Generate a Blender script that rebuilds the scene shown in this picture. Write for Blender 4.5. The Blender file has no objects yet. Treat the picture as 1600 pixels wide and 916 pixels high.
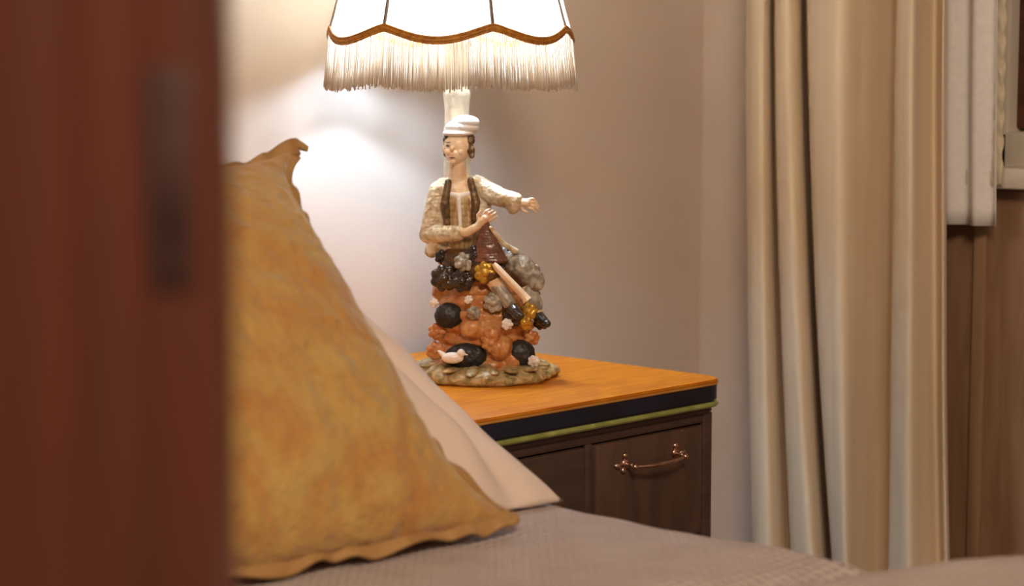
import bpy, bmesh, math, random
from mathutils import Vector, Matrix, noise
random.seed(7)
S = bpy.context.scene
COL = S.collection
PI = math.pi

# ------------------------------------------------------------------ camera
AZ = math.radians(44.2); PITCH = math.atan(343 / 3200)
cam_d = bpy.data.cameras.new('camera'); cam = bpy.data.objects.new('camera', cam_d); COL.objects.link(cam)
cam_d.sensor_width = 36.0; cam_d.lens = 72.0
cam.location = (-1.9473, -1.9471, 0.9705)
cam.rotation_euler = (PI / 2 - PITCH, 0, AZ - PI / 2)
cam_d.clip_start = 0.02
cam_d.dof.use_dof = True; cam_d.dof.focus_distance = 2.35; cam_d.dof.aperture_fstop = 5.0
S.camera = cam

# ------------------------------------------------------------------ world and light
S.view_settings.view_transform = 'Standard'; S.view_settings.look = 'None'
S.view_settings.gamma = 1.0; S.view_settings.use_curve_mapping = False
S.view_settings.exposure = 0.0
W = bpy.data.worlds.new('world'); S.world = W; W.use_nodes = True
bg = W.node_tree.nodes['Background']; bg.inputs[0].default_value = (1.0, 0.80, 0.62, 1); bg.inputs[1].default_value = 0.30

def area(name, loc, target, size, energy, color):
    l = bpy.data.lights.new(name, 'AREA'); l.shape = 'DISK'; l.size = size; l.energy = energy; l.color = color
    o = bpy.data.objects.new(name, l); COL.objects.link(o); o.location = loc
    o.rotation_euler = (Vector(target) - Vector(loc)).to_track_quat('-Z', 'Y').to_euler(); return o
area('warm_fill_light', (-1.9, -2.4, 2.35), (-0.6, -0.7, 0.5), 0.7, 50, (1.0, 0.79, 0.58))  # added warm fill, unseen, high behind the camera

# ------------------------------------------------------------------ materials
def lin(c):
    return tuple(((x / 255) / 12.92 if x / 255 <= .04045 else ((x / 255 + .055) / 1.055) ** 2.4) for x in c) + (1,)
def mat(name, rgb, rough=.6, metal=0, rgb2=None, scale=20, stretch=(1, 1, 1), bump=0, bscale=60, spec=.5,
        sheen=0, distort=.5, detail=4, bdist=.002, kind='noise', sss=0, coat=0):
    m = bpy.data.materials.new(name); m.use_nodes = True; nt = m.node_tree; n = nt.nodes; L = nt.links
    b = n['Principled BSDF']; b.inputs['Base Color'].default_value = lin(rgb)
    b.inputs['Roughness'].default_value = rough; b.inputs['Metallic'].default_value = metal
    b.inputs['Specular IOR Level'].default_value = spec
    if sheen: b.inputs['Sheen Weight'].default_value = sheen
    if coat: b.inputs['Coat Weight'].default_value = coat; b.inputs['Coat Roughness'].default_value = .15
    if sss: b.inputs['Subsurface Weight'].default_value = sss; b.inputs['Subsurface Scale'].default_value = .01
    tc = n.new('ShaderNodeTexCoord'); mp = n.new('ShaderNodeMapping'); L.new(tc.outputs['Object'], mp.inputs[0])
    mp.inputs['Scale'].default_value = stretch
    if rgb2:
        t = n.new('ShaderNodeTexNoise'); t.inputs['Scale'].default_value = scale; t.inputs['Detail'].default_value = detail
        t.inputs['Distortion'].default_value = distort; L.new(mp.outputs[0], t.inputs[0])
        r = n.new('ShaderNodeValToRGB'); L.new(t.outputs[0], r.inputs[0])
        r.color_ramp.elements[0].position = .35; r.color_ramp.elements[1].position = .65
        r.color_ramp.elements[0].color = lin(rgb); r.color_ramp.elements[1].color = lin(rgb2)
        L.new(r.outputs[0], b.inputs['Base Color'])
    if bump:
        if kind == 'noise':
            t = n.new('ShaderNodeTexNoise'); t.inputs['Scale'].default_value = bscale; t.inputs['Detail'].default_value = 3
            L.new(mp.outputs[0], t.inputs[0]); out = t.outputs[0]
        elif kind == 'voronoi':
            t = n.new('ShaderNodeTexVoronoi'); t.inputs['Scale'].default_value = bscale
            L.new(mp.outputs[0], t.inputs[0]); out = t.outputs[0]
        else:                                                   # waffle weave
            t1 = n.new('ShaderNodeTexWave'); t1.inputs['Scale'].default_value = bscale; t1.bands_direction = 'X'
            t2 = n.new('ShaderNodeTexWave'); t2.inputs['Scale'].default_value = bscale; t2.bands_direction = 'Y'
            for t in (t1, t2): t.inputs['Distortion'].default_value = 1.5; L.new(mp.outputs[0], t.inputs[0])
            mm = n.new('ShaderNodeMath'); mm.operation = 'MAXIMUM'; L.new(t1.outputs[1], mm.inputs[0]); L.new(t2.outputs[1], mm.inputs[1])
            out = mm.outputs[0]
        bp = n.new('ShaderNodeBump'); bp.inputs['Strength'].default_value = bump; bp.inputs['Distance'].default_value = bdist
        L.new(out, bp.inputs['Height']); L.new(bp.outputs[0], b.inputs['Normal'])
    return m
def translucent(name, rgb, amount, alpha=1.0):
    m = bpy.data.materials.new(name); m.use_nodes = True; nt = m.node_tree; n = nt.nodes; L = nt.links
    n.remove(n['Principled BSDF']); out = n['Material Output']
    d = n.new('ShaderNodeBsdfDiffuse'); t = n.new('ShaderNodeBsdfTranslucent'); mx = n.new('ShaderNodeMixShader')
    nz = n.new('ShaderNodeTexNoise'); nz.inputs['Scale'].default_value = 90
    rp = n.new('ShaderNodeValToRGB'); rp.color_ramp.elements[0].color = lin(tuple(.93 * c for c in rgb)); rp.color_ramp.elements[1].color = lin(rgb)
    tc = n.new('ShaderNodeTexCoord'); L.new(tc.outputs['Object'], nz.inputs[0]); L.new(nz.outputs[0], rp.inputs[0])
    L.new(rp.outputs[0], d.inputs[0]); L.new(rp.outputs[0], t.inputs[0]); mx.inputs[0].default_value = amount
    L.new(d.outputs[0], mx.inputs[1]); L.new(t.outputs[0], mx.inputs[2])
    if alpha < 1:
        tr = n.new('ShaderNodeBsdfTransparent'); m2 = n.new('ShaderNodeMixShader'); m2.inputs[0].default_value = alpha
        L.new(tr.outputs[0], m2.inputs[1]); L.new(mx.outputs[0], m2.inputs[2]); L.new(m2.outputs[0], out.inputs[0])
    else: L.new(mx.outputs[0], out.inputs[0])
    return m

M = dict(
    wall=mat('wall_paint', (208, 190, 176), .85, rgb2=(203, 184, 170), scale=3, bump=.15, bscale=120, bdist=.001),
    floor=mat('floor_boards', (110, 66, 36), .45, rgb2=(82, 46, 24), scale=8, stretch=(1, 8, 1)),
    ceiling=mat('ceiling_paint', (225, 215, 200), .9, rgb2=(220, 208, 194), scale=2),
    jamb=mat('red_brown_wood', (94, 37, 18), .5, rgb2=(78, 37, 16), scale=7, stretch=(9, 9, .8), distort=.8, bump=.1, bscale=30),
    plate=mat('tarnished_iron', (72, 44, 38), .5, metal=.2, rgb2=(62, 38, 34), scale=30),
    veneer=mat('orange_veneer', (208, 128, 12), .42, rgb2=(184, 98, 5), scale=14, stretch=(1, 7, 1), distort=1.2, spec=.3),
    veneer_highlight=mat('pale_edge_highlight', (205, 150, 80), .4, rgb2=(190, 130, 60), scale=20),  # paler than the veneer, paints the highlight on the top's edge
    band=mat('blue_black_edge', (30, 36, 58), .3, rgb2=(22, 26, 40), scale=12),
    brass=mat('greenish_brass_strip', (196, 200, 126), .35, metal=.25, rgb2=(150, 160, 84), scale=30),
    cabinet=mat('dark_walnut', (84, 62, 54), .38, rgb2=(66, 52, 46), scale=9, stretch=(1, 1, 6), distort=.8),
    drawer=mat('walnut_front', (98, 70, 58), .36, rgb2=(78, 60, 52), scale=7, stretch=(5, 1, 1), distort=1.0),
    handle=mat('worn_nickel', (225, 195, 180), .28, metal=1, rgb2=(190, 150, 130), scale=60),
    curtain=mat('beige_linen', (230, 210, 184), .9, rgb2=(220, 200, 172), scale=30, stretch=(1, 1, .1), bump=.2, bscale=300, bdist=.001, sheen=.1),
    sheer=translucent('sheer_white_voile', (255, 250, 248), .1, .93),
    lace=translucent('lace_trim', (240, 228, 204), .35),
    frame=mat('window_paint', (214, 204, 190), .5, rgb2=(204, 192, 178), scale=8),
    night=mat('night_glass', (44, 30, 22), .12, rgb2=(30, 20, 15), scale=5, spec=.5),
    sash=mat('dark_sash_wood', (92, 52, 28), .45, rgb2=(70, 40, 22), scale=10, stretch=(1, 1, 5)),
    dado=mat('dark_panel_wood', (160, 126, 98), .5, rgb2=(140, 106, 80), scale=8, stretch=(6, 6, .6)),
    mustard=mat('mustard_plush', (186, 152, 84), .95, rgb2=(178, 126, 62), scale=12, stretch=(1, 1, 1), bump=1.0, bscale=42, bdist=.009, sheen=.35, distort=1.5),
    ruffle=mat('mustard_flange', (176, 138, 88), .9, rgb2=(160, 120, 72), scale=40, bump=.3, bscale=90),
    pillow=mat('white_cotton', (224, 204, 192), .85, rgb2=(218, 197, 184), scale=8, bump=.25, bscale=14, bdist=.006),
    spread=mat('pink_grey_waffle', (188, 174, 170), .95, rgb2=(180, 164, 160), scale=18, bump=.8, bscale=30, bdist=.004, kind='waffle'),
    mattress=mat('mattress_ticking', (210, 200, 190), .9, rgb2=(200, 190, 180), scale=30),
    bedwood=mat('bed_wood', (84, 50, 32), .5, rgb2=(66, 38, 24), scale=10, stretch=(1, 1, 5)),
    shade=translucent('shade_fabric', (255, 242, 214), .75),
    rib=mat('shade_rib_cord', (120, 96, 78), .7, rgb2=(100, 80, 64), scale=40),
    braid=mat('gold_braid', (196, 132, 40), .6, rgb2=(160, 96, 22), scale=160, bump=.6, bscale=300, bdist=.002),
    fringe=translucent('cream_fringe', (250, 234, 214), .45),
    stem=mat('white_porcelain_stem', (250, 246, 236), .3, rgb2=(226, 214, 192), scale=60, bump=.6, bscale=80, bdist=.003, coat=.3),
    skin=mat('glazed_face_porcelain', (240, 212, 180), .25, rgb2=(226, 184, 146), scale=70, coat=.4),
    cream=mat('cream_glazed_jacket', (234, 218, 190), .28, rgb2=(180, 148, 108), scale=55, distort=1.5, bump=.8, bscale=70, bdist=.004, coat=.4),
    hat=mat('white_glazed_hat', (248, 240, 236), .3, rgb2=(236, 224, 220), scale=40, coat=.4),
    hair=mat('brown_glazed_hair', (120, 86, 44), .35, rgb2=(62, 42, 22), scale=130, bump=.8, bscale=150, bdist=.003),
    vest=mat('tan_glazed_waistcoat', (196, 168, 122), .3, rgb2=(150, 108, 66), scale=70, stretch=(4, 4, .6), distort=.5, coat=.4),
    mauve=mat('mauve_brown_glaze', (134, 84, 66), .3, rgb2=(96, 58, 44), scale=70, coat=.4),
    breeches=mat('brown_glazed_breeches', (110, 72, 38), .3, rgb2=(62, 44, 30), scale=75, distort=2, coat=.4),
    dark=mat('black_brown_glaze', (34, 32, 32), .22, rgb2=(70, 52, 38), scale=60, coat=.5),
    hollow_shade=mat('blue_black_hollow_shade', (24, 26, 34), .45, rgb2=(48, 42, 40), scale=60, bump=.6, bscale=90, bdist=.004),  # dark colour painted in for shade in the stump's openings
    rock=mat('orange_brown_stump_glaze', (206, 152, 98), .35, rgb2=(188, 110, 58), scale=38, distort=2, bump=.9, bscale=60, bdist=.005, coat=.3),
    base=mat('mottled_green_brown_glaze', (202, 174, 126), .3, rgb2=(124, 108, 62), scale=60, distort=2, bump=.8, bscale=70, bdist=.004, coat=.4),
    grey=mat('grey_white_glaze', (196, 186, 172), .28, rgb2=(120, 108, 96), scale=60, distort=1.5, coat=.4),
    gold=mat('gold_glaze', (214, 170, 70), .25, metal=.5, rgb2=(180, 130, 40), scale=50),
    bulb=None)

def emis(name, rgb, s):
    m = bpy.data.materials.new(name); m.use_nodes = True; b = m.node_tree.nodes['Principled BSDF']
    b.inputs['Base Color'].default_value = (1, 1, 1, 1); b.inputs['Emission Color'].default_value = rgb; b.inputs['Emission Strength'].default_value = s
    return m
M['bulb'] = emis('lit_bulb_glass', (.75, 1.02, 1.34, 1), 300)

# ------------------------------------------------------------------ helpers
def obj(name, bm, m, parent=None, smooth=True, auto=True):
    me = bpy.data.meshes.new(name); bmesh.ops.recalc_face_normals(bm, faces=bm.faces[:]); bm.to_mesh(me); bm.free()
    me.materials.append(m)
    if smooth:
        me.polygons.foreach_set('use_smooth', [True] * len(me.polygons))
        if auto: me.set_sharp_from_angle(angle=math.radians(40))
    o = bpy.data.objects.new(name, me); COL.objects.link(o)
    if parent: o.parent = parent
    return o
def thing(name, label, cat, loc=(0, 0, 0), rz=0, group=None):
    o = bpy.data.objects.new(name, None); COL.objects.link(o); o.location = loc; o.rotation_euler = (0, 0, rz)
    o.empty_display_size = .05; o['label'] = label; o['category'] = cat
    if group: o['group'] = group
    return o
def tag(o, label, cat, group=None):
    o['label'] = label; o['category'] = cat
    if group: o['group'] = group
    return o
def struct(name, bm, m, parent=None, **k):
    o = obj(name, bm, m, parent, **k)
    if not parent: o['kind'] = 'structure'
    return o
def box(bm, x0, x1, y0, y1, z0, z1, bev=0, seg=2):
    r = bmesh.ops.create_cube(bm, size=1); vs = r['verts']
    for v in vs:
        v.co = Vector((x0 + (v.co.x + .5) * (x1 - x0), y0 + (v.co.y + .5) * (y1 - y0), z0 + (v.co.z + .5) * (z1 - z0)))
    if bev:
        es = {e for v in vs for e in v.link_edges}
        bmesh.ops.bevel(bm, geom=list(es), offset=bev, segments=seg, profile=.5, affect='EDGES')
    return bm
def tube(bm, pts, rad, seg=10, caps=True):
    pts = [Vector(p) for p in pts]; rad = rad if hasattr(rad, '__len__') else [rad] * len(pts)
    rings = []; up = Vector((0, 0, 1)); prev = None
    for i, p in enumerate(pts):
        t = (pts[min(i + 1, len(pts) - 1)] - pts[max(i - 1, 0)]).normalized()
        a = prev if prev else (up if abs(t.dot(up)) < .95 else Vector((1, 0, 0)))
        a = (a - t * a.dot(t)).normalized(); b = t.cross(a); prev = a
        rings.append([bm.verts.new(p + (a * math.cos(2 * PI * k / seg) + b * math.sin(2 * PI * k / seg)) * rad[i]) for k in range(seg)])
    for r0, r1 in zip(rings, rings[1:]):
        for k in range(seg): bm.faces.new((r0[k], r0[(k + 1) % seg], r1[(k + 1) % seg], r1[k]))
    if caps: bm.faces.new(rings[0][::-1]); bm.faces.new(rings[-1])
def ell(bm, c, r, rot=None, sub=3):
    m = Matrix.Translation(Vector(c)) @ (rot.to_4x4() if rot else Matrix()) @ Matrix.Diagonal((*(r if hasattr(r, '__len__') else (r,) * 3), 1))
    bmesh.ops.create_icosphere(bm, subdivisions=sub, radius=1, matrix=m)
def limb(bm, pts, rad, n=6):                                     # rounded tapered chain
    for i in range(len(pts) - 1):
        a, b = Vector(pts[i]), Vector(pts[i + 1])
        steps = max(3, int((b - a).length / (min(rad[i], rad[i + 1]) * .35)))
        for k in range(steps + 1):
            t = k / steps; ell(bm, a.lerp(b, t), rad[i] * (1 - t) + rad[i + 1] * t, sub=2)
def fuse(name, bm, m, parent, voxel=.0008, smooth=2, jitter=0, jscale=60):   # union into ONE continuous skin
    me = bpy.data.meshes.new('tmp'); bm.to_mesh(me); bm.free()
    t = bpy.data.objects.new('tmp', me); COL.objects.link(t)
    md = t.modifiers.new('r', 'REMESH'); md.mode = 'VOXEL'; md.voxel_size = voxel
    if smooth: s = t.modifiers.new('s', 'SMOOTH'); s.iterations = smooth; s.factor = .5
    dg = bpy.context.evaluated_depsgraph_get(); dg.update()
    nm = bpy.data.meshes.new_from_object(t.evaluated_get(dg)); bpy.data.objects.remove(t)
    if jitter:
        ns = [v.normal.copy() for v in nm.vertices]
        for v, nn in zip(nm.vertices, ns):
            v.co += nn * jitter * (noise.noise(v.co * jscale) + .5 * noise.noise(v.co * jscale * 2.3))
    nm.name = name; nm.materials.clear(); nm.materials.append(m)
    nm.polygons.foreach_set('use_smooth', [True] * len(nm.polygons))
    o = bpy.data.objects.new(name, nm); COL.objects.link(o); o.parent = parent
    return o
def catmull(P, n):
    out = []
    for i in range(len(P) - 1):
        p0, p1, p2, p3 = P[max(i - 1, 0)], P[i], P[i + 1], P[min(i + 2, len(P) - 1)]
        for k in range(n):
            t = k / n
            out.append(tuple(.5 * (2 * b + (c - a) * t + (2 * a - 5 * b + 4 * c - d) * t * t + (3 * b - a - 3 * c + d) * t ** 3) for a, b, c, d in zip(p0, p1, p2, p3)))
    out.append(tuple(P[-1])); return out

# ------------------------------------------------------------------ room shell
WY = 0.06; WX = 0.54                                              # inner faces of the two walls
struct('floor', box(bmesh.new(), -3.2, WX + .1, -4.2, WY + .1, -.05, 0), M['floor'])
struct('ceiling', box(bmesh.new(), -3.2, WX + .1, -4.2, WY + .1, 2.5, 2.55), M['ceiling'])
struct('wall_back', box(bmesh.new(), -3.2, WX + .1, WY, WY + .1, 0, 2.5), M['wall'])
# right wall with a window opening
y_a, y_b, z_a, z_b = -1.45, -.470, .845, 2.0                       # opening (y from, to, z from, to)
bm = bmesh.new()
box(bm, WX, WX + .1, y_b, WY, 0, 2.5); box(bm, WX, WX + .1, -4.2, y_a, 0, 2.5)
box(bm, WX, WX + .1, y_a, y_b, 0, z_a); box(bm, WX, WX + .1, y_a, y_b, z_b, 2.5)
struct('wall_right', bm, M['wall'])
win = bpy.data.objects.new('window_1', None); COL.objects.link(win); win['kind'] = 'structure'; win.location = (WX, -1.0, .8)
def w(bm_): 
    for v in bm_.verts: v.co -= Vector(win.location)
    return bm_
bm = bmesh.new(); box(bm, WX - .012, WX + .05, y_b - .012, y_b + .03, z_a - .01, z_b + .04, .004)
box(bm, WX - .012, WX + .05, y_a - .03, y_a + .035, z_a - .01, z_b + .04, .004); box(bm, WX - .012, WX + .05, y_a, y_b, z_b - .03, z_b + .04, .004)
box(bm, WX - .012, WX + .05, y_a, y_b, z_a - .01, z_a + .047, .004)
obj('window_frame', w(bm), M['frame'], win)
bm = bmesh.new()
for yy in (y_b - .030, y_a + .05, (y_a + y_b) / 2): box(bm, WX + .01, WX + .045, yy - .022, yy + .022, z_a + .05, z_b - .02, .004)
box(bm, WX + .008, WX + .045, y_a + .03, y_b - .03, z_a + .058, z_a + .10, .004)
obj('window_sash', w(bm), M['sash'], win)
obj('window_pane', w(box(bmesh.new(), WX + .05, WX + .056, y_a + .02, y_b - .02, z_a + .03, z_b)), M['night'], win)
obj('window_sill', w(box(bmesh.new(), WX - .05, WX + .05, y_a - .05, y_b + .035, z_a - .03, z_a, .006)), M['frame'], win)
# dark wooden dado below the window
bm = bmesh.new(); box(bm, WX - .018, WX, y_a - .05, y_b + .12, 0, z_a - .032, .003)
for k in range(9): box(bm, WX - .026, WX - .016, y_b + .03 - k * .11 - .02, y_b + .03 - k * .11, .1, z_a - .06, .003)
struct('trim_1', bm, M['dado'])
struct('baseboard_back', box(bmesh.new(), -3.2, WX, WY - .015, WY, 0, .09, .003), M['frame'])

# ------------------------------------------------------------------ door jamb close to the lens
R2 = Vector((.697, -.717, 0)); FW = Vector((.717, .697, 0))
jx = Vector((-1.5785, -1.4659, 0))
dj = bpy.data.objects.new('door_1', None); COL.objects.link(dj); dj['kind'] = 'structure'; dj.location = jx; dj.rotation_euler = (0, 0, -math.radians(45.8))
bm = bmesh.new()                                                   # local x to the right, y away; post profile with beads
prof = [(0, .045), (0, .006), (-.002, .001), (-.006, 0), (-.021, 0), (-.0235, .001), (-.026, .0003), (-.031, -.001), (-.036, -.001), (-.040, 0),
        (-.043, .001), (-.047, .0004), (-.052, -.0004), (-.060, -.0004), (-.064, .001), (-.070, .0004), (-.10, 0), (-.104, .004), (-.11, .002), (-.14, .002), (-.14, .045)]
lo = [bm.verts.new((x, y, 0)) for x, y in prof]; hi = [bm.verts.new((x, y, 2.08)) for x, y in prof]
for i in range(len(prof)): j = (i + 1) % len(prof); bm.faces.new((lo[i], lo[j], hi[j], hi[i]))
bm.faces.new(lo[::-1]); bm.faces.new(hi)
obj('door_post', bm, M['jamb'], dj)
bm = bmesh.new(); box(bm, -.0185, -.0055, -.0016, .001, .908, .972, .0006); box(bm, -.0155, -.0085, -.0022, .001, .925, .955, .0004)
obj('strike_plate', bm, M['plate'], dj)

# ------------------------------------------------------------------ nightstand
ns = thing('nightstand', 'dark walnut nightstand with glossy orange top standing beside the bed', 'nightstand', (-.25, -.18, 0))
NX0, NX1, NY0, NY1 = -.26, .268, -.225, .215                         # local extents of the top
def rounded(bm, x0, x1, y0, y1, z0, z1, rad, bev=.002, n=8):
    pts = []
    for cx_, cy_, a0 in ((x1 - rad, y1 - rad, 0), (x0 + rad, y1 - rad, 90), (x0 + rad, y0 + rad, 180), (x1 - rad, y0 + rad, 270)):
        for k in range(n + 1):
            a = math.radians(a0 + 90 * k / n); pts.append((cx_ + rad * math.cos(a), cy_ + rad * math.sin(a)))
    lo = [bm.verts.new((x, y, z0)) for x, y in pts]; f = bm.faces.new(lo)
    r = bmesh.ops.extrude_face_region(bm, geom=[f]); up = [v for v in r['geom'] if isinstance(v, bmesh.types.BMVert)]
    for v in up: v.co.z = z1
    if bev:
        es = [e for e in bm.edges if all(abs(v.co.z - z1) < 1e-6 or abs(v.co.z - z0) < 1e-6 for v in e.verts) and abs(e.verts[0].co.z - e.verts[1].co.z) < 1e-6]
        bmesh.ops.bevel(bm, geom=es, offset=bev, segments=2, affect='EDGES')
    return bm
obj('tabletop', rounded(bmesh.new(), NX0, NX1, NY0, NY1, .595, .600, .03, .0015), M['veneer'], ns)
o = obj('edge_highlight_lip', rounded(bmesh.new(), NX0 - .0008, NX1 + .0008, NY0 - .0008, NY1 + .0008, .5932, .5962, .0305, .001), M['veneer_highlight'], ns); o['label'] = 'thin pale painted highlight along the tabletop edge'  # pale ring put in as the edge highlight
obj('top_edge', rounded(bmesh.new(), NX0 + .001, NX1 - .001, NY0 + .001, NY1 - .001, .5725, .5955, .029, .003), M['band'], ns)
o = obj('edge_strip', rounded(bmesh.new(), NX0 - .001, NX1 + .001, NY0 - .001, NY1 + .001, .5665, .5725, .031, .002), M['brass'], ns); o['label'] = 'thin greenish brass strip under the table edge'
obj('under_molding', rounded(bmesh.new(), NX0 + .008, NX1 - .008, NY0 + .008, NY1, .558, .567, .02, .002), M['cabinet'], ns)
BX0, BX1, BY0 = NX0 + .013, NX1 - .013, NY0 + .013
bm = bmesh.new()
box(bm, BX0, BX0 + .018, BY0, NY1, .1, .558, .002); box(bm, BX1 - .018, BX1, BY0, NY1, .1, .558, .002)
box(bm, BX0, BX1, NY1 - .008, NY1, .1, .558); box(bm, BX0, BX1, BY0 + .002, NY1, .1, .118, .002); box(bm, BX0, BX1, BY0 + .001, NY1, .546, .558, .002)
box(bm, .035 - .010, .035 + .002, BY0 + .002, NY1, .11, .55, .002)
obj('body', bm, M['cabinet'], ns)
bm = bmesh.new(); box(bm, .040, BX1 - .020, BY0 - .001, BY0 + .30, .455 - .045, .544, .003)
dr = obj('drawer', bm, M['drawer'], ns)
bm = bmesh.new(); box(bm, .040, BX1 - .020, BY0 - .001, BY0 + .30, .26, .405, .003)
dr2 = obj('drawer', bm, M['drawer'], ns)
bm = bmesh.new(); box(bm, .040, BX1 - .020, BY0 - .001, BY0 + .30, .12, .255, .003)
dr3 = obj('drawer', bm, M['drawer'], ns)
bm = bmesh.new(); box(bm, BX0 + .02, .022, BY0 - .001, BY0 + .017, .12, .544, .003)
dl = obj('door', bm, M['cabinet'], ns)
for sx in (-1, 1):
    for sy in (-1, 1):
        bm = bmesh.new(); cxl = (BX0 + .03 if sx < 0 else BX1 - .03); cyl = (BY0 + .03 if sy < 0 else NY1 - .03)
        tube(bm, [(cxl, cyl, .10), (cxl, cyl, 0)], [.02, .012], 12); obj('leg', bm, M['cabinet'], ns)
def handle(parent, zc):
    bm = bmesh.new(); yf = BY0 - .002; xc = .136
    for s in (-1, 1):
        x = xc + s * .046
        ell(bm, (x, yf, zc), (.0065, .0035, .0065)); ell(bm, (x + s * .013, yf, zc - .001), (.006, .003, .0042))
        ell(bm, (x, yf, zc + .009), (.0042, .003, .0045)); ell(bm, (x + s * .003, yf, zc - .008), (.004, .0025, .004))
        tube(bm, [(x, yf, zc), (x, yf - .014, zc - .001)], .0026, 10); ell(bm, (x, yf - .015, zc - .002), .0042)
    P = catmull([(xc - .046, yf - .015, zc - .002), (xc - .03, yf - .019, zc - .0025), (xc - .012, yf - .021, zc - .003), (xc + .012, yf - .021, zc - .003), (xc + .03, yf - .019, zc - .0025), (xc + .046, yf - .015, zc - .002)], 6)
    tube(bm, P, [.0014 + .0016 * math.sin(PI * i / (len(P) - 1)) for i in range(len(P))], 12)
    h = obj('handle', bm, M['handle'], parent, auto=False); h['label'] = 'ornate worn nickel bail handle'; return h
for d, z in ((dr, .516), (dr2, .335), (dr3, .19)): handle(d, z)

# ------------------------------------------------------------------ bed
bed = thing('bed', 'bed with its mattress hidden under a pinkish grey bedspread', 'bed', (-.99, -.97, 0))
bm = bmesh.new(); box(bm, -.435, .435, -.93, .95, .30, .535, .05, 4); obj('mattress', bm, M['mattress'], bed)
bm = bmesh.new(); box(bm, -.44, .44, -.95, .96, .2, .298, .006); obj('bed_frame', bm, M['bedwood'], bed)
for sx in (-1, 1):
    for y in (-.88, .9):
        bm = bmesh.new(); box(bm, sx * .40 - .03, sx * .40 + .03, y - .03, y + .03, 0, .2, .004); obj('leg', bm, M['bedwood'], bed)
# bedspread: a draped cloth with thickness
def spread_mesh():
    bm = bmesh.new(); XR, XL, RR = -.538, -1.445, .035
    YH, YF = -.03, -1.94
    # path across (x,z): up the right side, over the top, down the left
    path = []
    for k in range(14): path.append(('r', .16 + (.56 - RR - .16) * k / 14))
    nx = 130; ny = 420
    rows = []
    for j in range(ny + 1):
        y = YH + (YF - YH) * j / ny; row = []
        def top(x):
            d = ((x + .54) * .041 + (y + 1.017) * .131) / -math.hypot(.041, .131)      # past the crease, towards the foot
            t = max(0, min(1, d / .15)); h = .036 * t * t * (3 - 2 * t) - .007 * math.exp(-(d / .018) ** 2)
            t2 = max(0, min(1, (-y - 1.35) / .4)); h -= .03 * t2 * t2 * (3 - 2 * t2)
            h += .0035 * noise.noise(Vector((x * 7, y * 7, 0))) + .002 * noise.noise(Vector((x * 22, y * 16, 3)))
            return .568 + h
        wav = .010 * noise.noise(Vector((0, y * 6, 9)))
        zr = top(XR)
        for k in range(14):
            z = .17 + (zr - RR - .17) * k / 14
            row.append((XR + .012 * (1 - k / 14) * math.sin(y * 26) * (1 - k / 14) + wav * .6, y, z))
        for k in range(9):
            a = PI / 2 * k / 9; row.append((XR - RR + RR * math.cos(a) + wav * .6, y, zr - RR + RR * math.sin(a)))
        for k in range(nx + 1):
            t = k / nx; x = XR - RR + (XL + RR - XR + RR) * t; ww = wav * .6 * (1 - t)
            row.append((x + ww, y, top(x)))
        zl = top(XL)
        for k in range(1, 10):
            a = PI / 2 * k / 9; row.append((XL + RR - RR * math.sin(a), y, zl - RR + RR * math.cos(a)))
        for k in range(1, 15): row.append((XL - .01 * k / 14 * math.sin(y * 22), y, zl - RR - (zl - RR - .17) * k / 14))
        rows.append([bm.verts.new(p) for p in row])
    for a, b in zip(rows, rows[1:]):
        for i in range(len(a) - 1): bm.faces.new((a[i], a[i + 1], b[i + 1], b[i]))
    # hanging end at the foot
    last = rows[-1]; prev = last
    for k in range(1, 8):
        cur = [bm.verts.new((v.co.x, v.co.y - .02 * math.sin(min(1, k / 2) * PI / 2) - .006 * math.sin(v.co.x * 25) * k / 7, v.co.z - (v.co.z - .17) * k / 7)) for v in last]
        for i in range(len(cur) - 1): bm.faces.new((prev[i], prev[i + 1], cur[i + 1], cur[i]))
        prev = cur
    return bm
sp = obj('bedspread', spread_mesh(), M['spread'], auto=False)
md = sp.modifiers.new('thickness', 'SOLIDIFY'); md.thickness = .006; md.offset = -1
tag(sp, 'pinkish grey waffle textured bedspread spread over the bed', 'bedspread')

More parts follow.
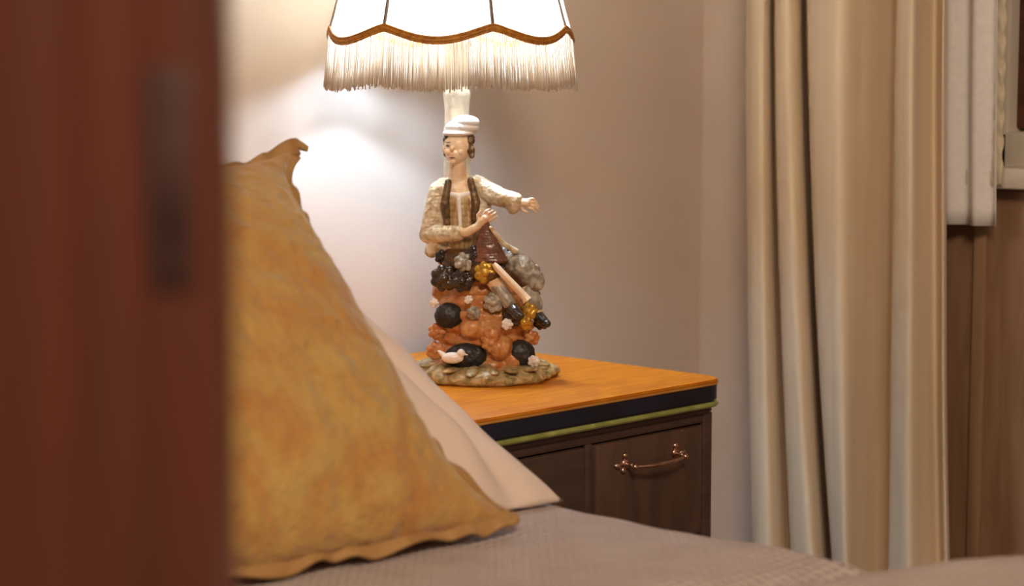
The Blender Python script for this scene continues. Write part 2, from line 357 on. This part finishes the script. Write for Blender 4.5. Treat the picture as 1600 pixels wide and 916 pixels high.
# ------------------------------------------------------------------ pillows
def cushion_bm(w, h, T, c, seed, n=56, pw=.5, wr=.004, crease=0, cb=1.0, ear=False, fine=0, groove=0):
    """x along the bottom edge (0..-w from the right corner), z up the lean, y the thickness"""
    bm = bmesh.new(); g = {}
    def P(i, j, side):
        s = -1 + 2 * i / n; t = -1 + 2 * j / n
        s = math.sin(s * PI / 2) * .35 + s * .65; t = math.sin(t * PI / 2) * .35 + t * .65
        x = s * w / 2 * (1 - c * (1 - t * t * (t ** 4 if ear else 1)) * abs(s)); z = t * h / 2 * (1 - c * (cb if t < 0 else 1) * (1 - s * s) * abs(t))
        e = max(0, (1 - s * s) * (1 - t * t)) ** pw
        y = side * T * e
        q = Vector((x * 9, z * 9, seed + side)); y += wr * e ** .5 * side * (noise.noise(q) + .6 * noise.noise(q * 2.4))
        if fine: y += side * fine * e ** .4 * (noise.noise(Vector((x * 55 + z * 35, z * 75 - x * 30, seed))) + .6 * noise.noise(Vector((x * 120, z * 120, seed))))
        if groove:
            g0 = x - (w / 2 - .075 - .02 * math.sin(z * 9)); y += side * groove * (-math.exp(-(g0 / .014) ** 2) + .7 * math.exp(-((g0 + .035) / .022) ** 2)) * min(1, 3 * e)
        if crease: y += side * crease * e ** .7 * math.sin((x * .8 + z) * 34 + 2 * noise.noise(q)) * max(0, abs(s) - .2)
        return Vector((x, -y, z + h / 2))
    for side in (1, -1):
        for i in range(n + 1):
            for j in range(n + 1):
                if side == -1 and (i in (0, n) or j in (0, n)): g[side, i, j] = g[1, i, j]
                else: g[side, i, j] = bm.verts.new(P(i, j, side))
    for side in (1, -1):
        for i in range(n):
            for j in range(n):
                bm.faces.new((g[side, i, j], g[side, i + 1, j], g[side, i + 1, j + 1], g[side, i, j + 1]))
    return bm, [(g[1, i, 0].co.copy()) for i in range(n)] + [g[1, n, j].co.copy() for j in range(n)] + \
        [g[1, i, n].co.copy() for i in range(n, 0, -1)] + [g[1, 0, j].co.copy() for j in range(n, 0, -1)]
def flange_bm(loop, h, wid, amp, freq, back=0):
    bm = bmesh.new(); C_ = Vector((0, 0, h / 2)); N = len(loop); sub = 3; P = []
    for i in range(N):
        for k in range(sub): P.append(loop[i].lerp(loop[(i + 1) % N], k / sub))
    N = len(P); rings = []; L_ = 0; arc = []
    for i in range(N): arc.append(L_); L_ += (P[(i + 1) % N] - P[i]).length
    for r in range(7):
        u = r / 6; ring = []
        for i in range(N):
            t = (P[(i + 3) % N] - P[i - 3]); t.y = 0; t.normalize(); nrm = Vector((t.z, 0, -t.x))
            if nrm.dot(P[i] - C_) < 0: nrm = -nrm
            ph = arc[i] / L_ * 2 * PI * freq
            wv = math.sin(ph + 1.6 * math.sin(ph * .37)) * (.6 + .4 * noise.noise(Vector((arc[i] * 18, 2, 0))))
            ring.append(bm.verts.new(P[i] + nrm * (wid * u * (1 + .18 * math.sin(ph * .5 + 1)) - .006) + Vector((0, amp * u * wv + back * u * u, 0))))
        rings.append(ring)
    for a, b in zip(rings, rings[1:]):
        for i in range(N): bm.faces.new((a[i], a[(i + 1) % N], b[(i + 1) % N], b[i]))
    bmesh.ops.recalc_face_normals(bm, faces=bm.faces[:])
    return bm
def place(o, right_corner, xdir, updir, w):
    X = Vector(xdir).normalized(); Z = Vector(updir); Z = (Z - X * Z.dot(X)).normalized(); Y = Z.cross(X)
    o.matrix_world = Matrix.Translation(Vector(right_corner) - X * (w / 2)) @ Matrix((X, Y, Z)).transposed().to_4x4()

pw_ = .70
bm, _ = cushion_bm(pw_, .48, .060, .05, 3, wr=.009, pw=.55, crease=.012, n=90, groove=.013)
p = obj('pillow', bm, M['pillow'], auto=False); place(p, (-.567, -.672, .574), (1, 0.0, 0), (0, .245, .145), pw_)
tag(p, 'smooth white bed pillow lying behind the mustard cushion', 'pillow')
cw, ch = .48, .455
cu = thing('cushion', 'square mustard yellow plush cushion with a ruffled edge leaning on the white pillow', 'cushion')
bm, loop = cushion_bm(cw, ch, .076, .20, 11, wr=.008, pw=.5, cb=-.08, ear=True, n=120, fine=.0028)
place(cu, (-.680, -.716, .583), (1, -.10, 0), (0.0, .34, .32), cw)
obj('cushion_cover', bm, M['mustard'], cu, auto=False)
o = obj('ruffled_edge', flange_bm(loop, ch, .015, .0065, 36), M['ruffle'], cu, auto=False)
o.modifiers.new('t', 'SOLIDIFY').thickness = .0025

# ------------------------------------------------------------------ curtain on the right wall
def hang(name, pts, x0, z_lo, z_hi, m, zt=1.06, zb=.36, nz=60, n=7, thick=.002):
    """pts: (y at zt, y at zb, distance out from x0 towards the room)"""
    P = catmull(pts, n); bm = bmesh.new(); rows = []
    for j in range(nz + 1):
        z = z_lo + (z_hi - z_lo) * j / nz; t = max(-.35, min(1.25, (zt - z) / (zt - zb)))
        t = t if t > 0 else t * .6
        tt = t * t if t > 0 else -t * t * .2
        tt = .5 * t + .5 * tt
        rows.append([bm.verts.new((x0 - 1.7 * d, a * (1 - tt) + b * tt + .0012 * noise.noise(Vector((a * 20, z * 3, 1))), z)) for a, b, d in P])
    for a, b in zip(rows, rows[1:]):
        for i in range(len(a) - 1): bm.faces.new((a[i], a[i + 1], b[i + 1], b[i]))
    o = obj(name, bm, m, auto=False); s = o.modifiers.new('t', 'SOLIDIFY'); s.thickness = thick
    return o
CUR = [(-0.066, -0.086, -0.03), (-0.075, -0.095, -0.016), (-0.119, -0.138, 0.012), (-0.15, -0.17, 0.02), (-0.142, -0.17, 0.004), (-0.114, -0.151, -0.022), (-0.162, -0.202, 0.01), (-0.197, -0.243, 0.022), (-0.195, -0.241, 0.004), (-0.157, -0.207, -0.034), (-0.225, -0.274, 0.014), (-0.272, -0.31, 0.034), (-0.314, -0.334, 0.04), (-0.309, -0.312, 0.0), (-0.308, -0.314, -0.034), (-0.369, -0.373, 0.01), (-0.419, -0.43, 0.036), (-0.411, -0.432, 0.01), (-0.41, -0.433, -0.006), (-0.443, -0.465, 0.014), (-0.434, -0.456, 0.0)]
cur = hang('curtain', CUR, .445, .02, 2.2, M['curtain'])
tag(cur, 'beige linen curtain hanging in deep folds on the right wall', 'curtain')
SH = [(-0.397, -0.417, 0), (-0.417, -0.437, 0.006), (-0.437, -0.458, -0.002), (-0.457, -0.478, 0.006), (-0.475, -0.494, -0.002), (-0.488, -0.508, 0.003)]
sh = hang('sheer_curtain', SH, .488, .765, 2.2, M['sheer'], thick=.0008)
tag(sh, 'sheer greyish voile curtain with lace edge hanging beside the beige curtain', 'curtain')
sh.name = 'sheer_curtain'
bm = bmesh.new(); ye = SH[-1][0]; rows = []
for j in range(261):
    z = .82 + (2.2 - .82) * j / 260; wv = .013 + .003 * abs(math.sin(z * 95))
    rows.append([bm.verts.new((.487 + .0015 * math.sin(z * 190 + k), ye + .004 - wv * k / 4, z)) for k in range(5)])
for a, b in zip(rows, rows[1:]):
    for i in range(4): bm.faces.new((a[i], a[i + 1], b[i + 1], b[i]))
lc = obj('lace_edge', bm, M['lace'], sh, auto=False); lc.modifiers.new('t', 'SOLIDIFY').thickness = .001
# rod above the frame
rod = thing('curtain_rod', 'round wooden rod carrying both curtains above the window', 'curtain rod', (.46, -.7, 2.22))
bm = bmesh.new(); tube(bm, [(0, .70, 0), (0, -.9, 0)], .012, 14); ell(bm, (0, -.91, 0), .022); obj('rod', bm, M['bedwood'], rod)
for y in (.6, -.8):
    bm = bmesh.new(); tube(bm, [(0, y, 0), (.08, y, 0)], .008, 10); obj('bracket', bm, M['bedwood'], rod)

# ------------------------------------------------------------------ lamp
lamp = thing('table_lamp', 'glazed porcelain figurine table lamp with a lit fringed shade on the orange tabletop', 'lamp', (-.189, -.19, .600), -math.radians(45.8))
def c(x, y, z): return (x / 100, y / 100, z / 100)
def sc(r): return r / 100
# base plate
bm = bmesh.new(); rows = []
for rr, zz in ((0, 0), (8.3, 0), (8.8, .5), (8.6, 1.1), (7.6, 1.6), (6.0, 2.0), (3, 2.2), (0, 2.2)):
    rows.append([bm.verts.new(c(rr * (1 + .045 * math.sin(5 * a) + .03 * math.sin(9 * a + 1) + .02 * math.sin(17 * a)) * math.cos(a), rr * .95 * math.sin(a) * (1 + .03 * math.sin(7 * a)),
                 zz + (.22 * math.sin(7 * a) + .18 * math.sin(13 * a + 2) if 0.4 < zz and rr > 1 else 0))) for a in [2 * PI * k / 120 for k in range(120)]])
for a, b in zip(rows, rows[1:]):
    for i in range(120): bm.faces.new((a[i], a[(i + 1) % 120], b[(i + 1) % 120], b[i]))
bmesh.ops.remove_doubles(bm, verts=bm.verts[:], dist=1e-5)
o = obj('base_plate', bm, M['base'], lamp, auto=False)
# leaves around the base rim
bm = bmesh.new(); random.seed(4)
for k in range(17):
    a = 2 * PI * k / 17 + random.uniform(-.1, .1); r = random.uniform(6.6, 7.6)
    rot = Matrix.Rotation(a, 3, 'Z') @ Matrix.Rotation(random.uniform(-.1, .35), 3, 'Y')
    ell(bm, c(r * math.cos(a), r * math.sin(a), 1.75), (sc(1.5), sc(.75), sc(.32)), rot)
fuse('leaf_ring', bm, M['base'], lamp, .0011, 1, .0006, 180)
# stump
bm = bmesh.new(); random.seed(9)
for z, r, x in ((2, 6.2, -.3), (3.5, 5.8, -.3), (5, 5.9, -.1), (6.5, 6.1, .1), (8, 6.0, 0), (9.5, 5.6, -.2), (11, 5.2, -.3), (12.3, 4.8, -.6)):
    ell(bm, c(x, .3, z), (sc(r), sc(r * .82), sc(1.6)))
for k in range(12):
    a = random.uniform(0, 2 * PI); z = random.uniform(2.5, 11.5); ell(bm, c(5.2 * math.cos(a), 4.4 * math.sin(a), z), sc(random.uniform(.9, 1.6)))
fuse('stump', bm, M['rock'], lamp, .0016, 2, .0022, 70)
# solid dark lumps, their colour standing in for the shade inside hollows
for (x, y, z, rx, rz) in ((-4.2, -3.1, 8.0, 1.8, 1.6), (-2.2, -4.3, 3.2, 2.6, 1.6), (4.3, -3.2, 3.3, 1.9, 1.8)):
    bm = bmesh.new(); ell(bm, c(x, y, z), (sc(rx), sc(1.25), sc(rz)))
    fuse('dark_shade_lump', bm, M['hollow_shade'], lamp, .0013, 1, .0009, 160)
# small white bird by the lower left dark lump
bm = bmesh.new(); ell(bm, c(-3.7, -6.3, 3.3), (sc(1.35), sc(.7), sc(.7))); ell(bm, c(-2.7, -6.5, 3.9), sc(.5)); limb(bm, [c(-4.9, -6.2, 3.7), c(-5.4, -6.2, 4.1)], [sc(.35), sc(.15)]); limb(bm, [c(-2.3, -6.6, 3.8), c(-1.9, -6.7, 3.7)], [sc(.15), sc(.08)])
fuse('bird', bm, M['hat'], lamp, .0008, 1)['label'] = 'small white porcelain bird at the foot of the stump'
# flowers and leaf clusters on the stump
def cluster(name, m, spots, seed):                                # every blossom or leaf knot is a part of its own
    random.seed(seed)
    for (x, y, z, r) in spots:
        bm = bmesh.new()
        for k in range(7):
            a = 2 * PI * k / 7
            ell(bm, (x / 100 + r / 100 * .52 * math.cos(a), y / 100 + random.uniform(-.25, .25) / 100, z / 100 + r / 100 * .52 * math.sin(a)), (sc(r * .5), sc(r * .34), sc(r * .4)), Matrix.Rotation(-a, 3, 'Y'))
        ell(bm, c(x, y - r * .25, z), sc(r * .35))
        fuse(name, bm, m, lamp, .0009, 1, .0005, 200)
cluster('leaf_knot', M['dark'], [(-4.8, -3.6, 12.6, 1.7), (-2.6, -4.2, 12.4, 1.5), (-5.0, -2.0, 15.0, 1.0), (-1.0, -4.2, 15.4, 1.3), (2.6, -3.0, 15.2, 1.2), (6.9, -1.6, 7.0, 1.0), (5.6, -2.6, 10.6, 1.2), (3.4, -4.6, 8.0, 1.3)], 5)
cluster('leaf_knot', M['grey'], [(-2.4, -4.6, 14.6, 1.2), (1.2, -5.0, 9.8, 1.3), (5.8, -2.2, 13.0, 1.3), (-1.2, -5.4, 8.6, .9)], 6)
cluster('flower', M['gold'], [(5.4, -3.6, 8.6, 1.1), (5.0, -3.9, 7.2, .9), (.2, -5.2, 13.4, 1.4)], 7)
cluster('flower', M['hat'], [(-1.8, -5.5, 10.2, .55), (2.8, -5.2, 7.2, .75), (6.0, -4.2, 2.6, .8), (-6.0, -3.8, 9.6, .6)], 8)
cluster('leaf_knot', M['rock'], [(-5.7, -2.6, 6.0, 1.1), (-5.9, -2.2, 3.6, 1.2), (.9, -5.0, 5.0, 1.3), (5.8, -2.4, 5.2, 1.0)], 9)

# the seated youth: one continuous body
bm = bmesh.new()
ell(bm, c(-3.1, -.9, 28.4), (sc(1.75), sc(1.85), sc(2.0))); ell(bm, c(-3.5, -1.6, 27.4), (sc(1.15), sc(1.2), sc(1.15)))   # skull, jaw
ell(bm, c(-3.8, -2.6, 28.05), (sc(.24), sc(.34), sc(.36)))                               # nose
for s in (-1, 1): ell(bm, c(-3.6 + s * .75, -2.45, 27.7), (sc(.45), sc(.3), sc(.4)))      # cheeks
ell(bm, c(-3.8, -2.55, 27.05), (sc(.42), sc(.25), sc(.14))); ell(bm, c(-3.75, -2.4, 26.5), (sc(.4), sc(.35), sc(.3)))   # mouth, chin
for s in (-1, 1): ell(bm, c(-3.2 + s * 1.65, -.8, 28.1), (sc(.22), sc(.4), sc(.55)))      # ears
limb(bm, [c(-3.2, -.7, 26.8), c(-3.2, -.3, 24.0)], [sc(1.0), sc(1.25)])                   # neck
limb(bm, [c(-2.9, 0, 22.0), c(-2.8, .1, 16.0)], [sc(2.6), sc(2.5)])                      # trunk
limb(bm, [c(-4.9, 0, 22.8), c(-.9, 0, 23.2)], [sc(1.3), sc(1.3)])                         # shoulders
limb(bm, [c(-5.4, -.2, 22.3), c(-6.6, -.6, 17.6), c(-2.0, -3.8, 18.1), c(-.7, -4.3, 18.9)], [sc(1.0), sc(.85), sc(.6), sc(.5)])
limb(bm, [c(-.6, -.2, 23.0), c(2.3, -1.6, 22.0), c(4.4, -2.4, 21.7)], [sc(1.0), sc(.8), sc(.5)])
limb(bm, [c(-2.8, .2, 15.2), c(-2.2, 0, 14.0)], [sc(2.7), sc(2.8)])
limb(bm, [c(-3.4, -1.2, 14.2), c(.8, -4.4, 13.2), c(3.0, -5.0, 9.6)], [sc(1.6), sc(1.2), sc(.75)])
limb(bm, [c(-1.2, -.6, 14.2), c(4.6, -2.4, 13.2), c(6.4, -3.0, 8.4)], [sc(1.6), sc(1.2), sc(.75)])
def hand(px, py, pz, d, thumb, curl=0.):                                                  # palm with four fingers and a thumb
    d = Vector(d).normalized(); side = d.cross(Vector((0, 1, 0))).normalized(); P = Vector((px, py, pz))
    limb(bm, [P / 100, (P + d * .9) / 100], [sc(.5), sc(.55)])
    for k, ln in enumerate((1.25, 1.45, 1.35, 1.05)):
        q = P + d * 1.1 + side * (k - 1.5) * .34; e1 = q + d * ln * .5 + side * (k - 1.5) * .08; e2 = e1 + d * ln * .45 + Vector((0, .25, -curl))
        limb(bm, [q / 100, e1 / 100, e2 / 100], [sc(.19), sc(.165), sc(.12)])
    q = P + side * thumb * .45 + d * .2; limb(bm, [q / 100, (q + side * thumb * .5 + d * .35) / 100, (q + side * thumb * .6 + d * .9) / 100], [sc(.22), sc(.19), sc(.14)])
hand(-.5, -4.4, 19.2, (.75, -.1, .66), 1, .1)
hand(4.3, -2.4, 21.7, (1, -.2, -.15), -1, .4)
fuse('figure_body', bm, M['skin'], lamp, .0008, 1)
# eyes
bm = bmesh.new()
for s in (-1, 1): ell(bm, c(-3.65 + s * .68, -2.55, 28.45), (sc(.26), sc(.14), sc(.13)), sub=2)
ell(bm, c(-3.65 - .68, -2.6, 28.85), (sc(.36), sc(.1), sc(.07)), sub=2); ell(bm, c(-3.65 + .68, -2.5, 28.85), (sc(.36), sc(.1), sc(.07)), sub=2)
obj('eyes', bm, M['hair'], lamp)
bm = bmesh.new(); ell(bm, c(-3.8, -2.78, 27.05), (sc(.38), sc(.12), sc(.1)), sub=2); obj('lips', bm, M['mauve'], lamp)
# hair
bm = bmesh.new(); random.seed(2)
for k in range(46):
    a = random.uniform(-.9, PI + .5); z = random.uniform(27.3, 29.6); ell(bm, c(-3.0 + 1.6 * math.cos(a), -.6 + 1.75 * math.sin(a), z), sc(random.uniform(.3, .42)), sub=2)
for k in range(9): ell(bm, c(-1.6 + random.uniform(-.2, .2), -1.6 + random.uniform(-.3, .6), 27.2 + k * .28), sc(.36), sub=2)
fuse('hair', bm, M['hair'], lamp, .0009, 1)
# cap
bm = bmesh.new(); ell(bm, c(-2.6, -.6, 30.6), (sc(2.1), sc(2.1), sc(1.0))); ell(bm, c(-2.2, -.9, 31.2), (sc(1.7), sc(1.7), sc(.9))); ell(bm, c(-3.1, -.9, 29.9), (sc(1.95), sc(2.15), sc(.5)))
fuse('cap', bm, M['hat'], lamp, .0009, 3)
# open jacket with sleeves
bm = bmesh.new()
limb(bm, [c(-5.1, .2, 22.6), c(-5.0, .3, 16.6)], [sc(1.75), sc(1.9)]); limb(bm, [c(-.6, .2, 22.9), c(-.8, .3, 16.4)], [sc(1.6), sc(1.7)])
limb(bm, [c(-4.9, .9, 23.0), c(-.9, .9, 23.3)], [sc(1.5), sc(1.5)]); limb(bm, [c(-2.9, 1.4, 21.5), c(-2.9, 1.6, 16.0)], [sc(2.5), sc(2.7)])
limb(bm, [c(-5.5, -.1, 22.4), c(-6.7, -.6, 17.7), c(-3.2, -3.1, 17.9)], [sc(1.45), sc(1.25), sc(1.05)])
limb(bm, [c(-.5, -.1, 23.2), c(2.2, -1.6, 22.1), c(3.7, -2.2, 21.8)], [sc(1.4), sc(1.2), sc(1.1)])
ell(bm, c(3.5, -2.1, 21.4), (sc(.9), sc(.9), sc(1.3)))
limb(bm, [c(-5.6, -.6, 17.0), c(-6.4, -.4, 15.6)], [sc(1.3), sc(.9)])
fuse('jacket', bm, M['cream'], lamp, .0010, 1, .0007, 150)
bm = bmesh.new(); limb(bm, [c(-4.3, -1.7, 24.0), c(-4.7, -2.1, 21.4), c(-4.3, -2.3, 18.4)], [sc(.45), sc(.6), sc(.3)]); limb(bm, [c(-1.6, -1.6, 24.2), c(-1.0, -1.9, 21.6), c(-1.2, -2.2, 18.6)], [sc(.45), sc(.6), sc(.3)])
fuse('lapels', bm, M['hair'], lamp, .0009, 1)
bm = bmesh.new(); limb(bm, [c(-2.9, -.9, 21.6), c(-2.8, -.8, 17.2)], [sc(1.9), sc(2.1)])
fuse('waistcoat', bm, M['vest'], lamp, .0010, 1, .0005, 160)
bm = bmesh.new(); limb(bm, [c(-3.9, -1.9, 22.6), c(-3.0, -2.4, 22.3), c(-1.9, -1.9, 22.7)], [sc(.35), sc(.45), sc(.35)]); limb(bm, [c(-3.0, -2.7, 22.0), c(-2.8, -3.0, 18.2)], [sc(.28), sc(.22)])
fuse('neckerchief', bm, M['hat'], lamp, .0009, 1)
# breeches, stockings, shoes
bm = bmesh.new(); ell(bm, c(-2.4, 0, 14.6), (sc(3.4), sc(3.0), sc(2.0)))
limb(bm, [c(-3.4, -1.2, 14.4), c(.8, -4.4, 13.3)], [sc(2.0), sc(1.5)]); limb(bm, [c(-1.2, -.6, 14.4), c(4.4, -2.4, 13.3), c(5.0, -2.6, 12.2)], [sc(2.0), sc(1.5), sc(1.2)])
fuse('breeches', bm, M['breeches'], lamp, .0010, 1, .0008, 140)
bm = bmesh.new(); limb(bm, [c(.9, -4.5, 12.8), c(3.0, -5.1, 9.8)], [sc(1.0), sc(.85)]); limb(bm, [c(4.9, -2.5, 12.6), c(6.3, -3.0, 9.2)], [sc(1.1), sc(.9)])
fuse('stockings', bm, M['grey'], lamp, .0009, 1)
for (x, y, z) in ((3.3, -5.3, 9.2), (6.5, -3.2, 8.0)):
    bm = bmesh.new(); limb(bm, [c(x, y + .2, z), c(x + .8, y - 1.0, z - .7), c(x + 1.1, y - 1.5, z - .8)], [sc(.8), sc(.65), sc(.5)]); fuse('shoe', bm, M['dark'], lamp, .0009, 1)
# bundle in the lap, and the pale pipe on the knee
bm = bmesh.new()
for k in range(14):
    t = k / 13; ell(bm, c(.2 + .5 * t, -4.2, 19.2 - 4.4 * t), (sc(.45 + 1.9 * t), sc(.5 + .5 * t), sc(.5)))
fuse('lap_bundle', bm, M['mauve'], lamp, .0010, 1, .0006, 150)
bm = bmesh.new(); limb(bm, [c(.8, -4.9, 18.8), c(2.4, -4.5, 16.8), c(3.8, -4.0, 15.9)], [sc(.22), sc(.3), sc(.4)])
fuse('cloth_fold', bm, M['cream'], lamp, .0008, 1)
bm = bmesh.new(); tube(bm, [c(1.2, -6.2, 14.6), c(1.6, -6.25, 14.1), c(4.9, -6.2, 10.6), c(5.2, -6.2, 10.2)], [sc(.28), sc(.42), sc(.5), sc(.62)], 14); 
obj('pipe', bm, M['skin'], lamp)
bm = bmesh.new(); limb(bm, [c(2.4, -2.4, 15.4), c(4.6, -3.2, 14.0), c(6.3, -3.2, 12.0)], [sc(1.2), sc(1.5), sc(1.1)]); limb(bm, [c(3.2, -1.6, 15.0), c(6.6, -1.6, 12.4)], [sc(1.1), sc(.8)])
fuse('coat_tail', bm, M['grey'], lamp, .0010, 1, .0009, 130)
# stem behind the figure
bm = bmesh.new(); SX, SY = -3.35, 2.6
prof = [(12, 1.9), (20, 1.75), (26, 1.6), (29, 1.55), (30, 1.75), (31, 1.5), (33, 1.45), (34.5, 1.65), (35.5, 1.45), (37, 1.55), (38.2, 1.4), (40, 1.4), (40.5, 1.9), (41.3, 1.9), (41.8, 1.1), (46, 1.1)]
prof = catmull([(z, r) for z, r in prof], 4); rows = []
for z, r in prof: rows.append([bm.verts.new(c(SX + (r * (1 + .05 * math.sin(6 * a + z))) * math.cos(a), SY + r * (1 + .05 * math.sin(6 * a + z)) * math.sin(a), z)) for a in [2 * PI * k / 36 for k in range(36)]])
for a, b in zip(rows, rows[1:]):
    for i in range(36): bm.faces.new((a[i], a[(i + 1) % 36], b[(i + 1) % 36], b[i]))
bm.faces.new(rows[0][::-1]); bm.faces.new(rows[-1])
obj('stem', bm, M['stem'], lamp, auto=False)
bm = bmesh.new(); tube(bm, [c(SX, SY, 44.5), c(SX, SY, 48.2)], sc(1.4), 20); obj('bulb_socket', bm, M['gold'], lamp)
bm = bmesh.new(); ell(bm, c(SX, SY, 51.5), (sc(3.3), sc(3.3), sc(3.6))); limb(bm, [c(SX, SY, 47.5), c(SX, SY, 49.5)], [sc(1.3), sc(1.9)]); obj('bulb', bm, M['bulb'], lamp, auto=False)
# shade: seven bowed panels with a scalloped hem
HX, HY, NP, A0 = -4.1, 1.6, 7, math.radians(-68.5)
RB, ZH = 14.3, 42.3
def shade_r(z):                                                    # radius at height, cm
    t = (z - ZH) / 22; return RB * (1 - .46 * max(0, t) ** 1.15) * (1 + (.012 * max(0, 1 - t * 12)))
def panel(a):                                                      # 0 at a rib, 1 mid panel
    u = ((a - A0) / (2 * PI / NP)) % 1; return math.sin(PI * u)
def hem(a): return ZH - 1.5 * panel(a) ** 1.25
def sp_pt(a, z, off=0):
    r = (shade_r(z) + off) * (1 - .028 * (1 - panel(a)) ** 2 * 0 + .012 * panel(a))
    return c(HX + r * math.cos(a), HY + r * math.sin(a), z)
NA = 7 * 24; bm = bmesh.new(); rows = []
for j in range(25):
    rows.append([bm.verts.new(sp_pt(a, hem(a) + (ZH + 22 - hem(a)) * j / 24)) for a in [A0 + 2 * PI * k / NA for k in range(NA)]])
for a, b in zip(rows, rows[1:]):
    for i in range(NA): bm.faces.new((a[i], a[(i + 1) % NA], b[(i + 1) % NA], b[i]))
shd = obj('lamp_shade', bm, M['shade'], lamp, auto=False); shd['label'] = 'cream fabric shade glowing white'
for k in range(NP):
    a = A0 + 2 * PI * k / NP; bm = bmesh.new(); tube(bm, [sp_pt(a, ZH + 22 * j / 16, .06) for j in range(17)], sc(.22), 8); obj('rib', bm, M['rib'], shd)
bm = bmesh.new(); P = [sp_pt(a, hem(a), .12) for a in [A0 + 2 * PI * k / NA for k in range(NA + 1)]]
for dz, rr in ((0, .26), (.34, .17), (-.32, .15)): tube(bm, [(x, y, z + dz / 100) for x, y, z in P], sc(rr), 8)
obj('gold_braid', bm, M['braid'], shd)
bm = bmesh.new(); random.seed(12)
for k in range(640):
    a = A0 + 2 * PI * (k + random.uniform(-.4, .4)) / 640; z0 = hem(a) - .2; ln = 5.5 + .9 * (1 - panel(a)) + random.uniform(-.3, .3)
    off = random.uniform(-.12, .16); b = a + random.gauss(0, .006); pts = [sp_pt(a, z0, off), sp_pt((a + b) / 2, z0 - ln * .5, off), sp_pt(b, z0 - ln, off + random.uniform(-.1, .1))]
    pts = [(p[0], p[1], (z0 - ln * t) / 100) for p, t in zip(pts, (0, .5, 1))]
    tube(bm, pts, [sc(.055), sc(.055), sc(.075)], 4)
fr = obj('fringe', bm, M['fringe'], shd, auto=False); fr['kind'] = 'stuff'; fr['label'] = 'long cream thread fringe'
# spider ring at the top carrying the shade
bm = bmesh.new(); zt = ZH + 20
for k in range(3):
    a = A0 + 2 * PI * k / 3; r = shade_r(zt); tube(bm, [c(SX, SY, zt), c(HX + r * math.cos(a), HY + r * math.sin(a), zt)], sc(.2), 8)
tube(bm, [c(SX - 2.9, SY, 49.5), c(SX - 3.4, SY, 54), c(SX - 2, SY, 61), c(SX, SY, zt)], sc(.15), 8); tube(bm, [c(SX + 2.9, SY, 49.5), c(SX + 3.4, SY, 54), c(SX + 2, SY, 61), c(SX, SY, zt)], sc(.15), 8); tube(bm, [c(SX - 2.9, SY, 49.5), c(SX + 2.9, SY, 49.5)], sc(.2), 8)
obj('shade_support', bm, M['gold'], lamp)
bpy.data.objects['bulb'].data.materials[0] = M['bulb']
